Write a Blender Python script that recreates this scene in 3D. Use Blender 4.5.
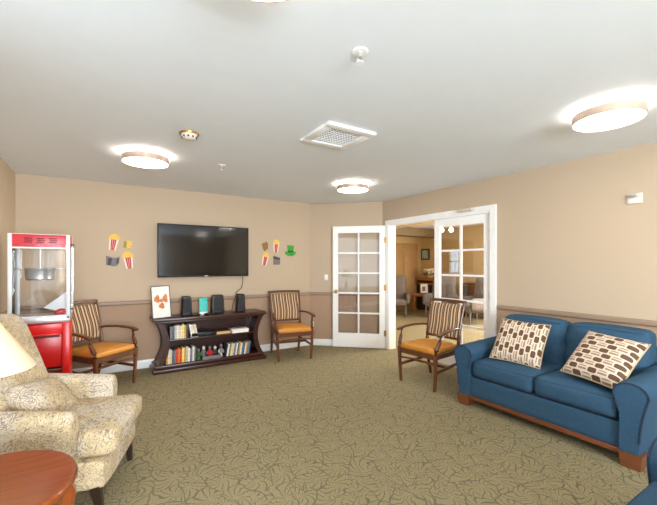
import bpy, bmesh, math, random
from mathutils import Vector, Matrix, Euler
random.seed(7)
for o in list(bpy.data.objects): bpy.data.objects.remove(o)
C = bpy.context.scene.collection
SC = bpy.context.scene
R = math.radians
H = 2.442
# ---------------------------------------------------------------- camera
cam = bpy.data.cameras.new('camera'); co = bpy.data.objects.new('camera', cam); C.objects.link(co)
co.location = (0, 0, 1.40); co.rotation_euler = (R(90), 0, R(-32.5))
cam.sensor_fit = 'HORIZONTAL'; cam.sensor_width = 36; cam.lens = 36*358.5/657
cam.shift_y = 11.5/657; cam.clip_start = .05
SC.camera = co
# ---------------------------------------------------------------- world, daylight and added lights, exposure
w = bpy.data.worlds.new('world'); SC.world = w; w.use_nodes = True
w.node_tree.nodes['Background'].inputs[0].default_value = (.80, .90, 1, 1)
w.node_tree.nodes['Background'].inputs[1].default_value = .5
def area(name, loc, rot, sx, sy, power, col):
    l = bpy.data.lights.new(name, 'AREA'); l.shape = 'RECTANGLE'; l.size = sx; l.size_y = sy; l.energy = power; l.color = col
    o = bpy.data.objects.new(name, l); C.objects.link(o); o.location = loc; o.rotation_euler = rot; return o
area('added_rear_window_light', (.35, -3.16, 1.42), (R(88), 0, 0), 2.2, 1.7, 205, (.80, .91, 1))  # unseen window light, added so the near ceiling gets brighter
area('daylight_left_window', (-.80, .65, 1.42), (R(84), 0, R(-90)), 2.6, 1.6, 12, (.80, .91, 1))
area('lounge_fill_light', (8.5, 3.2, 1.5), (R(90), 0, R(90)), 2.4, 1.5, 200, (1, .96, .9))  # added fill that brightens the lounge; the wall has no window here
SC.view_settings.view_transform = 'Standard'; SC.view_settings.look = 'None'
SC.view_settings.gamma = 1; SC.view_settings.use_curve_mapping = False; SC.view_settings.exposure = 0.95
LAMP = 11.0
# ---------------------------------------------------------------- materials
def lin(c):
    c = c/255; return c/12.92 if c <= .04045 else ((c+.055)/1.055)**2.4
def rgb(r, g, b): return (lin(r), lin(g), lin(b), 1)
class N:
    def __init__(s, name):
        s.m = bpy.data.materials.new(name); s.m.use_nodes = True; s.t = s.m.node_tree
        s.p = s.t.nodes['Principled BSDF']; s.out = s.t.nodes['Material Output']
    def n(s, kind, **kw):
        x = s.t.nodes.new(kind)
        for k, v in kw.items():
            if k.startswith('i_'): s.set(x.inputs[k[2:].replace('_', ' ')], v)
            else: setattr(x, k, v)
        return x
    def set(s, sock, v):
        if isinstance(v, bpy.types.NodeSocket): s.t.links.new(v, sock)
        else: sock.default_value = v
    def math(s, op, a, b=None, c=None, clamp=False):
        x = s.t.nodes.new('ShaderNodeMath'); x.operation = op; x.use_clamp = clamp
        s.set(x.inputs[0], a)
        if b is not None: s.set(x.inputs[1], b)
        if c is not None: s.set(x.inputs[2], c)
        return x.outputs[0]
    def mix(s, fac, a, b):
        x = s.t.nodes.new('ShaderNodeMix'); x.data_type = 'RGBA'
        s.set(x.inputs[0], fac); s.set(x.inputs[6], a); s.set(x.inputs[7], b); return x.outputs[2]
    def obj(s): return s.n('ShaderNodeTexCoord').outputs['Object']
    def sep(s, v):
        x = s.n('ShaderNodeSeparateXYZ'); s.set(x.inputs[0], v); return x.outputs
    def comb(s, a, b, c):
        x = s.n('ShaderNodeCombineXYZ'); s.set(x.inputs[0], a); s.set(x.inputs[1], b); s.set(x.inputs[2], c); return x.outputs[0]
    def noise(s, scale, vec=None, detail=3, rough=.5, dist=0):
        x = s.n('ShaderNodeTexNoise'); x.inputs['Scale'].default_value = scale; x.inputs['Detail'].default_value = detail
        x.inputs['Roughness'].default_value = rough; x.inputs['Distortion'].default_value = dist
        s.set(x.inputs['Vector'], vec if vec is not None else s.obj()); return x
    def ramp(s, fac, stops, mode='LINEAR'):
        x = s.n('ShaderNodeValToRGB'); s.set(x.inputs[0], fac); e = x.color_ramp; e.interpolation = mode
        while len(e.elements) > 1: e.elements.remove(e.elements[-1])
        e.elements[0].position, e.elements[0].color = stops[0]
        for p, c in stops[1:]:
            q = e.elements.new(p); q.color = c
        return x.outputs[0]
    def col(s, v): s.set(s.p.inputs['Base Color'], v)
    def bump(s, h, strength=.3, dist=.01):
        b = s.n('ShaderNodeBump'); b.inputs['Strength'].default_value = strength; b.inputs['Distance'].default_value = dist
        s.set(b.inputs['Height'], h); s.t.links.new(b.outputs[0], s.p.inputs['Normal'])
def mk(name, c, rough=.5, metal=0, var=.06, vs=8, bump=0, bs=200, bd=.002, coat=0, spec=.5):
    s = N(name); c = rgb(*c)
    n = s.noise(vs)
    a = tuple(x*(1-var) for x in c[:3])+(1,); b = tuple(min(1, x*(1+var)) for x in c[:3])+(1,)
    s.col(s.ramp(n.outputs[0], [(.3, a), (.7, b)]))
    s.p.inputs['Roughness'].default_value = rough; s.p.inputs['Metallic'].default_value = metal
    s.p.inputs['Coat Weight'].default_value = coat; s.p.inputs['Specular IOR Level'].default_value = spec
    if bump: s.bump(s.noise(bs).outputs[0], bump, bd)
    return s.m
def wood(name, c, c2, rough=.3, axis=0, scale=9, coat=.3):
    s = N(name); o = s.n('ShaderNodeMapping'); s.set(o.inputs[0], s.obj())
    sc = [1, 1, 1]; sc[axis] = .09; o.inputs['Scale'].default_value = sc
    n = s.noise(scale*4, o.outputs[0], 5, .6, 1.2)
    s.col(s.ramp(n.outputs[0], [(.3, rgb(*c)), (.7, rgb(*c2))]))
    s.p.inputs['Roughness'].default_value = rough; s.p.inputs['Coat Weight'].default_value = coat
    s.p.inputs['Coat Roughness'].default_value = .15
    return s.m
def emit(name, c, strength):
    s = N(name); s.col(rgb(*c)); s.p.inputs['Emission Color'].default_value = rgb(*c); s.p.inputs['Emission Strength'].default_value = strength
    return s.m
def glassmat(name, tint=(1, 1, 1, 1), gl=1.0):
    s = N(name); t = s.t; t.nodes.remove(s.p)
    tr = s.n('ShaderNodeBsdfTransparent'); tr.inputs[0].default_value = tint
    g = s.n('ShaderNodeBsdfGlossy'); g.inputs['Roughness'].default_value = .01
    fr = s.n('ShaderNodeFresnel'); fr.inputs[0].default_value = 1.45
    f = s.math('MULTIPLY', fr.outputs[0], gl, clamp=True)
    m = s.n('ShaderNodeMixShader'); s.set(m.inputs[0], f); t.links.new(tr.outputs[0], m.inputs[1]); t.links.new(g.outputs[0], m.inputs[2])
    t.links.new(m.outputs[0], s.out.inputs[0]); return s.m

def wallmat(name, up, low=None):
    s = N(name); g = s.n('ShaderNodeNewGeometry'); z = s.sep(g.outputs['Position'])[2]
    n = s.noise(1.5)
    u = s.ramp(n.outputs[0], [(.3, tuple(x*.98 for x in rgb(*up)[:3])+(1,)), (.7, rgb(*up))])
    if low: s.col(s.mix(s.math('GREATER_THAN', z, .89), rgb(*low), u))
    else: s.col(u)
    s.p.inputs['Roughness'].default_value = .75; s.p.inputs['Specular IOR Level'].default_value = .25
    s.bump(s.noise(260).outputs[0], .12, .002); return s.m

def carpet():
    s = N('leaf_pattern_carpet'); o = s.obj()
    nz = s.noise(5, o, 2)
    ad = s.n('ShaderNodeVectorMath', operation='MULTIPLY_ADD'); s.set(ad.inputs[0], nz.outputs['Color']); ad.inputs[1].default_value = (.16, .16, 0); s.set(ad.inputs[2], o)
    v = s.n('ShaderNodeVectorMath', operation='MULTIPLY'); s.set(v.inputs[0], ad.outputs[0]); v.inputs[1].default_value = (1, 1, 0)
    def layer(scale, lobes, twist, off):
        a = s.n('ShaderNodeVectorMath', operation='ADD'); s.set(a.inputs[0], v.outputs[0]); a.inputs[1].default_value = off
        vo = s.n('ShaderNodeTexVoronoi', voronoi_dimensions='2D'); vo.inputs['Scale'].default_value = scale; s.set(vo.inputs['Vector'], a.outputs[0])
        sb = s.n('ShaderNodeVectorMath', operation='SUBTRACT'); s.set(sb.inputs[0], a.outputs[0]); s.set(sb.inputs[1], vo.outputs['Position'])
        x, y, _ = s.sep(sb.outputs[0])
        ang = s.math('ARCTAN2', y, x); r = vo.outputs['Distance']
        ph = s.math('ADD', s.math('MULTIPLY', ang, lobes), s.math('MULTIPLY', r, twist))
        w_ = s.math('ABSOLUTE', s.math('SINE', ph))
        # veins get narrower towards the rim
        ed = s.n('ShaderNodeTexVoronoi', voronoi_dimensions='2D', feature='DISTANCE_TO_EDGE'); ed.inputs['Scale'].default_value = scale; s.set(ed.inputs['Vector'], a.outputs[0])
        vein = s.math('MULTIPLY', s.math('LESS_THAN', w_, .30), s.math('GREATER_THAN', r, .13))
        edge = s.math('LESS_THAN', ed.outputs[0], .022)
        return s.math('MAXIMUM', vein, edge)
    l1 = layer(6.0, 5.5, 6.0, (0, 0, 0))
    l2 = layer(9.5, 3.5, -7.0, (3.3, 1.7, 0))
    big = s.noise(3.1, o, 2).outputs[0]
    sel = s.math('GREATER_THAN', big, .56)
    f = s.math('ADD', s.math('MULTIPLY', l1, s.math('SUBTRACT', 1, sel)), s.math('MULTIPLY', l2, sel))
    fz = s.noise(170, o, 2).outputs[0]
    base = s.ramp(fz, [(.3, rgb(128, 115, 86)), (.7, rgb(174, 159, 122))])
    dark = s.ramp(fz, [(.3, rgb(80, 82, 68)), (.7, rgb(112, 110, 92))])
    s.col(s.mix(s.math('MULTIPLY', f, .75), base, dark)); s.p.inputs['Roughness'].default_value = .95; s.p.inputs['Specular IOR Level'].default_value = .1
    s.bump(fz, .5, .004); return s.m

def paisley():
    s = N('paisley_fabric'); o = s.obj()
    nz = s.noise(7, o, 2)
    ad = s.n('ShaderNodeVectorMath', operation='MULTIPLY_ADD'); s.set(ad.inputs[0], nz.outputs['Color']); ad.inputs[1].default_value = (.09, .09, .09); s.set(ad.inputs[2], o)
    vo = s.n('ShaderNodeTexVoronoi'); vo.inputs['Scale'].default_value = 9; s.set(vo.inputs['Vector'], ad.outputs[0])
    rings = s.math('ABSOLUTE', s.math('SINE', s.math('MULTIPLY', vo.outputs['Distance'], 26)))
    ringm = s.math('LESS_THAN', rings, .38)
    v2 = s.n('ShaderNodeTexVoronoi', feature='DISTANCE_TO_EDGE'); v2.inputs['Scale'].default_value = 34; s.set(v2.inputs['Vector'], ad.outputs[0])
    inner = s.math('LESS_THAN', vo.outputs['Distance'], .45)
    na = s.noise(16, ad.outputs[0], 3, .5, 1.6).outputs[0]; nb = s.noise(34, o, 2, .5, 1.0).outputs[0]
    line = lambda n_, c_, w_: s.math('LESS_THAN', s.math('ABSOLUTE', s.math('SUBTRACT', n_, c_)), w_)
    scroll = s.math('MAXIMUM', line(na, .5, .020), s.math('MAXIMUM', line(na, .61, .012), line(na, .40, .012)))
    dots = s.math('GREATER_THAN', nb, .66)
    body = s.math('MAXIMUM', scroll, s.math('MULTIPLY', dots, .6))
    petal = s.math('MULTIPLY', s.math('MULTIPLY', ringm, inner), s.math('GREATER_THAN', nb, .40))
    br = s.math('MULTIPLY', s.math('MAXIMUM', body, petal), .85)
    tone = s.ramp(s.noise(5, o, 1).outputs[0], [(.42, rgb(212, 197, 174)), (.56, rgb(206, 184, 146))])
    s.col(s.mix(s.math('MULTIPLY', br, .85), tone, rgb(112, 98, 94)))
    s.p.inputs['Roughness'].default_value = .9; s.p.inputs['Specular IOR Level'].default_value = .15
    s.bump(s.noise(500, o).outputs[0], .3, .001); return s.m

def stripes():
    s = N('striped_upholstery'); o = s.obj(); x, y, z = s.sep(o)
    wob = s.math('MULTIPLY', s.math('SINE', s.math('MULTIPLY', z, 16)), .006)
    f = s.math('FRACT', s.math('ADD', s.math('MULTIPLY', s.math('ADD', x, wob), 10.5), 10.0))
    B, G, Cr, K = rgb(104, 72, 50), rgb(170, 128, 84), rgb(212, 190, 160), rgb(66, 46, 36)
    s.col(s.ramp(f, [(0, B), (.18, Cr), (.34, G), (.42, K), (.55, G), (.66, Cr), (.78, B), (.92, G)], 'CONSTANT'))
    s.p.inputs['Roughness'].default_value = .85; s.bump(s.noise(400, o).outputs[0], .3, .001); return s.m

def pillowmat():
    s = N('brown_bar_print_fabric'); x, y, z = s.sep(s.obj())
    W, Hh = 9.6/.44, 6.0/.44
    u = s.math('MULTIPLY', s.math('ADD', x, 5), W); v0 = s.math('MULTIPLY', s.math('ADD', z, 5), Hh)
    col = s.math('FLOOR', u)
    v = s.math('ADD', v0, s.math('MULTIPLY', s.math('MODULO', col, 2), .5)); row = s.math('FLOOR', v)
    fu = s.math('ABSOLUTE', s.math('SUBTRACT', s.math('FRACT', u), .5)); fv = s.math('ABSOLUTE', s.math('SUBTRACT', s.math('FRACT', v), .5))
    sup = s.math('ADD', s.math('POWER', s.math('DIVIDE', fu, .40), 4), s.math('POWER', s.math('DIVIDE', fv, .43), 4))
    inside = s.math('LESS_THAN', sup, 1)
    kind = s.math('LESS_THAN', s.math('MODULO', s.math('ADD', col, row), 2), 1)
    bars = s.math('GREATER_THAN', s.math('SINE', s.math('MULTIPLY', u, 6.2832*2)), -.3)
    fill = s.math('MAXIMUM', kind, s.math('MULTIPLY', bars, .72))
    fac = s.math('MULTIPLY', inside, fill)
    s.col(s.mix(fac, rgb(222, 200, 176), rgb(98, 70, 52))); s.p.inputs['Roughness'].default_value = .9
    s.bump(inside, .4, .004); return s.m

M = dict(
 ceil=mk('ceiling_paint', (236, 241, 246), .8, var=.01, bump=.15, bs=300), wall=wallmat('two_tone_wall_paint', (198, 177, 152), (180, 149, 123)),
 wall2=wallmat('lounge_wall_paint', (205, 178, 132)), white=mk('white_gloss_paint', (250, 249, 247), .35, var=.01), rail=mk('taupe_rail_paint', (156, 132, 110), .45, var=.03),
 carpet=carpet(), pais=paisley(), stripe=stripes(), pil=pillowmat(),
 blue=mk('blue_denim_upholstery', (54, 84, 108), .85, var=.10, vs=60, bump=.4, bs=350, spec=.2), bluepipe=mk('dark_blue_piping', (40, 54, 76), .8), pipe=mk('cream_piping', (190, 165, 125), .8),
 orange=mk('orange_vinyl_seat', (206, 136, 50), .45, var=.08, vs=14), cherry=wood('cherry_wood', (126, 58, 24), (142, 68, 29), .16, 0), sofawood=wood('sofa_base_wood', (104, 56, 30), (132, 76, 44), .35, 0),
 chairwood=wood('brown_chair_wood', (80, 44, 22), (112, 64, 34), .32, 2), stand=wood('dark_mahogany', (46, 20, 12), (66, 30, 19), .35, 0, coat=.15),
 darkleg=wood('dark_leg_wood', (34, 20, 16), (50, 30, 22), .35, 2), black=mk('black_plastic', (22, 22, 24), .4), blk2=mk('speaker_mesh_black', (34, 34, 37), .7, bump=.5, bs=600), screen=mk('tv_screen_glass', (12, 12, 12), .12, var=0, coat=.4),
 red=mk('red_enamel', (214, 22, 18), .3, var=.03), redtop=mk('red_top_panel', (214, 62, 72), .35, var=.02), redd=mk('dark_red_slot', (110, 12, 14), .5), alu=mk('white_aluminium', (228, 231, 234), .35, .0, var=.01),
 steel=mk('stainless_steel', (215, 213, 210), .28, .85, vs=3), nickel=mk('brushed_nickel', (216, 190, 170), .35, .5), brass=mk('brass', (190, 145, 70), .3, .9), glass=glassmat('clear_glass'), doorglass=glassmat('door_glass', gl=1.3),
 shade=None, cream=mk('cream_plastic', (224, 216, 200), .5), slot=mk('dark_slot', (60, 56, 52), .7), grey=mk('grey_upholstery', (120, 112, 108), .9, bump=.3, bs=300), teal=mk('teal_card', (64, 190, 180), .5, var=.15, vs=40),
 paper=mk('white_paper', (236, 230, 222), .7), tan=mk('tan_page_edges', (206, 166, 110), .7), brownleather=mk('brown_book_cover', (84, 48, 30), .6), yel=mk('popcorn_yellow', (240, 196, 92), .7, var=.12, vs=60), sred=mk('red_stripe_print', (200, 50, 40), .6),
 swhite=mk('white_stripe_print', (244, 232, 222), .6), green=mk('green_felt_print', (60, 160, 50), .6, var=.2, vs=40), dgreen=mk('dark_green_band', (20, 90, 30), .6), bpop=mk('caramel_brown_print', (150, 110, 60), .6, var=.4, vs=50), gfilm=mk('grey_film_print', (120, 112, 112), .6, var=.2, vs=60), dgrey=mk('dark_grey_print', (58, 58, 66), .6),
 olive=mk('gold_ticket_print', (158, 144, 70), .6, var=.2, vs=50), orangefig=mk('orange_figure_print', (206, 120, 60), .6, var=.3, vs=60), leaf=mk('leaf_green', (70, 100, 50), .6, var=.3), petal=mk('cream_petals', (236, 224, 196), .6), lwood=wood('orange_table_wood', (150, 84, 34), (186, 112, 52), .3, 0), dark=mk('dark_fireplace', (46, 38, 34), .5), picblue=mk('blue_painting', (170, 190, 190), .5, var=.5, vs=30),
 lampbase=mk('ceramic_lamp_base', (190, 170, 140), .25), steelbrush=mk('machine_floor_steel', (200, 200, 202), .35, .7))
def shademat():
    s = N('cream_linen_shade'); s.col(rgb(246, 232, 206)); s.p.inputs['Roughness'].default_value = .9
    t = s.n('ShaderNodeBsdfTranslucent'); t.inputs[0].default_value = rgb(250, 228, 190)
    m = s.n('ShaderNodeMixShader'); m.inputs[0].default_value = .35
    s.t.links.new(s.p.outputs[0], m.inputs[1]); s.t.links.new(t.outputs[0], m.inputs[2]); s.t.links.new(m.outputs[0], s.out.inputs[0]); 
    s.bump(s.noise(300).outputs[0], .1, .001); return s.m
M['shade'] = shademat(); M['beam'] = mk('olive_brown_beam', (128, 108, 80), .7)
M['lightup'] = emit('lit_diffuser', (255, 249, 240), LAMP)
M['globe'] = emit('lit_globe', (255, 236, 205), 5)
# ---------------------------------------------------------------- mesh helpers
def newv(bm, f):
    n = len(bm.verts); f(); bm.verts.ensure_lookup_table(); return [v for v in bm.verts][n:]
def box(bm, c, s, bev=0, rot=None, seg=2):
    b = bmesh.new(); bmesh.ops.create_cube(b, size=1); bmesh.ops.scale(b, vec=s, verts=b.verts)
    if bev: bmesh.ops.bevel(b, geom=list(b.edges), offset=bev, segments=seg, affect='EDGES', profile=.5)
    if rot is not None: bmesh.ops.rotate(b, matrix=Euler(rot).to_matrix(), verts=b.verts)
    bmesh.ops.translate(b, vec=c, verts=b.verts); merge(bm, b)
def merge(bm, b):
    me = bpy.data.meshes.new('tmp'); b.to_mesh(me); b.free(); bm.from_mesh(me); bpy.data.meshes.remove(me)
def prism(bm, poly, z0, z1):
    lo = [bm.verts.new((x, y, z0)) for x, y in poly]; hi = [bm.verts.new((x, y, z1)) for x, y in poly]; n = len(poly)
    bm.faces.new(lo[::-1]); bm.faces.new(hi)
    for i in range(n): bm.faces.new((lo[i], lo[(i+1) % n], hi[(i+1) % n], hi[i]))
def prismY(bm, poly, y0, y1, f=None):      # polygon in x,z extruded along y
    b = bmesh.new(); a = [b.verts.new((x, y0, z)) for x, z in poly]; c = [b.verts.new((x, y1, z)) for x, z in poly]; n = len(poly)
    b.faces.new(a); b.faces.new(c[::-1])
    for i in range(n): b.faces.new((a[i], c[i], c[(i+1) % n], a[(i+1) % n]))
    bmesh.ops.recalc_face_normals(b, faces=b.faces)
    if f: f(b)
    merge(bm, b)
def frame_of(d):
    d = d.normalized(); up = Vector((0, 0, 1)) if abs(d.z) < .95 else Vector((0, 1, 0))
    x = d.cross(up).normalized(); return x, x.cross(d).normalized()
def sweep(bm, pts, sec, closed=False, caps=True):
    """sec(i) -> list of (a,b) offsets in the frame of the path"""
    pts = [Vector(p) for p in pts]; n = len(pts); rings = []
    for i, p in enumerate(pts):
        if closed: d = pts[(i+1) % n]-pts[i-1]
        else: d = pts[min(i+1, n-1)]-pts[max(i-1, 0)]
        x, y = frame_of(d)
        rings.append([bm.verts.new(p+x*a+y*b) for a, b in sec(i)])
    k = len(rings[0])
    for i in range(n if closed else n-1):
        A, B = rings[i], rings[(i+1) % n]
        for j in range(k): bm.faces.new((A[j], A[(j+1) % k], B[(j+1) % k], B[j]))
    if not closed and caps:
        bm.faces.new(rings[0][::-1]); bm.faces.new(rings[-1])
def circ(r, k=10): return [(r*math.cos(2*math.pi*j/k), r*math.sin(2*math.pi*j/k)) for j in range(k)]
def tube(bm, pts, r, closed=False, k=10):
    rr = r if callable(r) else (lambda i: r)
    sweep(bm, pts, lambda i: circ(rr(i), k), closed)
def rrect(w, t, r=.25):
    a, b = w/2, t/2; c = min(a, b)*r*2*.5+min(a, b)*.15
    return [(a, -b+c), (a, b-c), (a-c, b), (-a+c, b), (-a, b-c), (-a, -b+c), (-a+c, -b), (a-c, -b)]
def bar(bm, pts, w, t):
    """w across the horizontal frame axis, t along the other; may be functions of i"""
    sweep(bm, pts, lambda i: rrect(w(i) if callable(w) else w, t(i) if callable(t) else t))
def lathe(bm, prof, c=(0, 0, 0), k=32, caps=True):
    rings = []
    for r, z in prof: rings.append([bm.verts.new((c[0]+r*math.cos(2*math.pi*j/k), c[1]+r*math.sin(2*math.pi*j/k), c[2]+z)) for j in range(k)])
    for A, B in zip(rings, rings[1:]):
        for j in range(k): bm.faces.new((A[j], A[(j+1) % k], B[(j+1) % k], B[j]))
    if caps:
        bm.faces.new(rings[0][::-1]); bm.faces.new(rings[-1])
def soft(bm, c, s, r=.04, puff=(0, 0, 0), n=10, warp=None):
    """rounded box, puffed: puff=(x,y,z) swell of each pair of faces"""
    b = bmesh.new(); bmesh.ops.create_cube(b, size=2); bmesh.ops.subdivide_edges(b, edges=b.edges, cuts=n, use_grid_fill=True)
    h = Vector(s)/2; rr = min(r, min(h)*.98)
    for v in b.verts:
        q = v.co.copy(); u = q.copy()
        p = Vector((q.x*h.x, q.y*h.y, q.z*h.z)); inner = Vector([max(-h[i]+rr, min(h[i]-rr, p[i])) for i in range(3)])
        d = p-inner
        if d.length > 1e-9:
            m = max(abs(d.x), abs(d.y), abs(d.z)); d = d.normalized()*m; p = inner+d
        p.x += puff[0]*u.x*(1-u.y**2)*(1-u.z**2); p.y += puff[1]*u.y*(1-u.x**2)*(1-u.z**2); p.z += puff[2]*u.z*(1-u.x**2)*(1-u.y**2)
        if warp: p = warp(p, u)
        v.co = p+Vector(c)
    merge(bm, b)
def ob(name, bm, mat, parent=None, smooth=True, loc=None, rot=None, ang=40):
    bmesh.ops.recalc_face_normals(bm, faces=bm.faces)
    me = bpy.data.meshes.new(name); bm.to_mesh(me); bm.free(); me.materials.append(mat)
    if smooth:
        for p in me.polygons: p.use_smooth = True
        try: me.set_sharp_from_angle(angle=R(ang))
        except Exception: pass
    o = bpy.data.objects.new(name, me); C.objects.link(o)
    if parent: o.parent = parent
    if loc: o.location = loc
    if rot: o.rotation_euler = rot
    return o
def tag(o, label=None, cat=None, group=None, kind=None):
    if label: o['label'] = label
    if cat: o['category'] = cat
    if group: o['group'] = group
    if kind: o['kind'] = kind
    return o
def thing(name, label, cat, loc=(0, 0, 0), rz=0, group=None, rot=None):
    o = bpy.data.objects.new(name, None); C.objects.link(o); o.location = loc; o.rotation_euler = rot or (0, 0, rz); o.empty_display_size = .1
    return tag(o, label, cat, group)
def struct(name, bm, mat, parent=None, **k):
    o = ob(name, bm, mat, parent, **k)
    if parent is None: o['kind'] = 'structure'
    return o
def B(*boxes, bev=0):
    bm = bmesh.new()
    for b in boxes: box(bm, b[0], b[1], bev)
    return bm
def span(x0, x1, y0, y1, z0, z1): return (((x0+x1)/2, (y0+y1)/2, (z0+z1)/2), (x1-x0, y1-y0, z1-z0))
def dup(root, loc, rz=None, label=None, group=None):
    r = root.copy(); C.objects.link(r); r.location = loc
    if rz is not None: r.rotation_euler = (0, 0, rz)
    if label: r['label'] = label
    if group: r['group'] = group
    for ch in list(root.children):
        c = ch.copy(); C.objects.link(c); c.parent = r
        for g in ch.children:
            d = g.copy(); C.objects.link(d); d.parent = c
    return r
# ---------------------------------------------------------------- room shell
AX, AY, BX, BY = 3.06, 5.40, 4.00, 4.59
OY0, OY1, OZ = 2.61, 4.43, 2.045
struct('floor', B(span(-1.1, 8.8, -3.4, 8.2, -.1, 0)), M['carpet'], smooth=False)
struct('ceiling', B(span(-1.1, 8.8, -3.4, 8.2, H, H+.1)), M['ceil'], smooth=False)
bm = bmesh.new(); prism(bm, [(-.94, 5.4), (AX, AY), (AX+.05, 5.52), (-.94, 5.52)], 0, H); struct('wall_back', bm, M['wall'], smooth=False)
bm = bmesh.new(); prism(bm, [(AX, AY), (BX, BY), (4.12, 4.63), (AX+.05, 5.52)], 0, H); struct('wall_corner', bm, M['wall'], smooth=False)
struct('wall_left', B(span(-.94, -.82, -3.32, -.65, 0, H), span(-.94, -.82, 1.95, 5.4, 0, H), span(-.94, -.82, -.65, 1.95, 0, .6), span(-.94, -.82, -.65, 1.95, 2.25, H)), M['wall'], smooth=False)
struct('wall_right', B(span(BX, 4.12, -3.32, OY0, 0, H), span(BX, 4.12, OY1, BY, 0, H), span(BX, 4.12, OY0, OY1, OZ, H)), M['wall'], smooth=False)
struct('wall_rear', B(span(-.82, -.75, -3.32, -3.2, 0, H), span(1.45, 4.0, -3.32, -3.2, 0, H), span(-.75, 1.45, -3.32, -3.2, 0, .55), span(-.75, 1.45, -3.32, -3.2, 2.3, H)), M['wall'], smooth=False)
wf = bmesh.new()
for x in (-.73, .35, 1.43): box(wf, (x, -3.26, 1.425), (.04, .08, 1.75))
for z in (.57, 1.42, 2.28): box(wf, (.35, -3.26, z), (2.2, .06, .05))
struct('window_1', wf, M['white'], smooth=False)  # unseen rear window, added to go with the light from behind
wf = bmesh.new()
for y in (-.65, .65, 1.95): box(wf, (-.86, y, 1.42), (.08, .05, 1.65))
for z in (.62, 2.22): box(wf, (-.86, .65, z), (.08, 2.6, .05))
for i in range(31): box(wf, (-.775, .65, .66+i*.05), (.02, 2.55, .003))
struct('window_3', wf, M['white'], smooth=False)
# lounge beyond the french doors
struct('wall_lounge_north', B(span(4.0, 8.72, 8.0, 8.12, 0, H)), M['wall2'], smooth=False)
struct('wall_lounge_west', B(span(4.0, 4.12, 4.64, 8.0, 0, H)), M['wall2'], smooth=False)
struct('wall_lounge_south', B(span(4.12, 8.72, .88, 1.0, 0, H)), M['wall2'], smooth=False)
WY0, WY1, WZ0, WZ1 = 6.56, 6.92, 1.15, 1.80
struct('wall_lounge_east', B(span(8.6, 8.72, 1.0, WY0, 0, H), span(8.6, 8.72, WY1, 8.0, 0, H), span(8.6, 8.72, WY0, WY1, 0, WZ0), span(8.6, 8.72, WY0, WY1, WZ1, H)), M['wall2'], smooth=False)
wf = bmesh.new()
for y in (WY0+.02, WY1-.02): box(wf, (8.62, y, (WZ0+WZ1)/2), (.08, .05, WZ1-WZ0+.02))
box(wf, (8.62, (WY0+WY1)/2, (WZ0+WZ1)/2), (.03, .015, WZ1-WZ0))
for z in (WZ0+(WZ1-WZ0)*.25, WZ0+(WZ1-WZ0)*.75): box(wf, (8.62, (WY0+WY1)/2, z), (.03, WY1-WY0, .015))
for z in (WZ0, (WZ0+WZ1)/2, WZ1): box(wf, (8.62, (WY0+WY1)/2, z), (.08, WY1-WY0+.04, .04))
struct('window_2', wf, M['white'], smooth=False)
# ceiling beams of the lounge
struct('trim_1', B(span(5.6, 5.9, 1.0, 8.0, 2.24, H)), M['wall2'], smooth=False)
struct('trim_2', B(span(4.6, 8.6, 7.3, 7.6, 2.20, H)), M['beam'], smooth=False)  # this beam is a darker olive brown than the other
# chair rails (trim) and baseboards
def moulding(name, p, q, z0, z1, d, mat, side=1):
    p, q = Vector(p), Vector(q); t = (q-p).normalized(); n = Vector((t.y, -t.x))*side
    bm = bmesh.new()
    prof = [(0, z0), (d*.6, z0), (d, z0+(z1-z0)*.25), (d, z0+(z1-z0)*.75), (d*.5, z1), (0, z1)]
    a = [bm.verts.new((p.x+n.x*u, p.y+n.y*u, z)) for u, z in prof]; b = [bm.verts.new((q.x+n.x*u, q.y+n.y*u, z)) for u, z in prof]
    bm.faces.new(a); bm.faces.new(b[::-1])
    for i in range(len(prof)): bm.faces.new((a[i], b[i], b[(i+1) % 6], a[(i+1) % 6]))
    return struct(name, bm, mat, smooth=False)
moulding('trim_3', (-.82, 5.4), (AX, AY), .862, .917, .022, M['rail'])
moulding('trim_4', (AX, AY), (BX, BY), .862, .917, .022, M['rail'])
moulding('trim_5', (4.0, OY0-.10), (4.0, -3.2), .862, .917, .022, M['rail'])
moulding('trim_6', (-.82, 2.0), (-.82, 5.4), .862, .917, .022, M['rail'])
moulding('baseboard_back', (-.82, 5.4), (AX, AY), 0, .11, .015, M['white'])
moulding('baseboard_corner', (AX, AY), (BX, BY), 0, .11, .015, M['white'])
moulding('baseboard_right', (4.0, OY0-.10), (4.0, -3.2), 0, .11, .015, M['white'])
moulding('baseboard_left', (-.82, -3.2), (-.82, 5.4), 0, .11, .015, M['white'])
moulding('baseboard_lounge_north', (4.12, 8.0), (8.6, 8.0), 0, .13, .015, M['white'])
moulding('baseboard_lounge_east', (8.6, 8.0), (8.6, 1.0), 0, .13, .015, M['white'])
# door casing
cs = bmesh.new()
for x0, x1 in ((3.978, 4.0), (4.12, 4.142)):
    box(cs, *span(x0, x1, OY1, OY1+.07, 0, OZ+.07)); box(cs, *span(x0, x1, OY0-.075, OY0, 0, OZ+.07)); box(cs, *span(x0, x1, OY0, OY1, OZ, OZ+.07))
box(cs, *span(3.99, 4.13, OY1-.018, OY1, 0, OZ)); box(cs, *span(3.99, 4.13, OY0, OY0+.018, 0, OZ)); box(cs, *span(3.99, 4.13, OY0+.018, OY1-.018, OZ-.018, OZ))
struct('trim_7', cs, M['white'], smooth=False)
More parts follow.
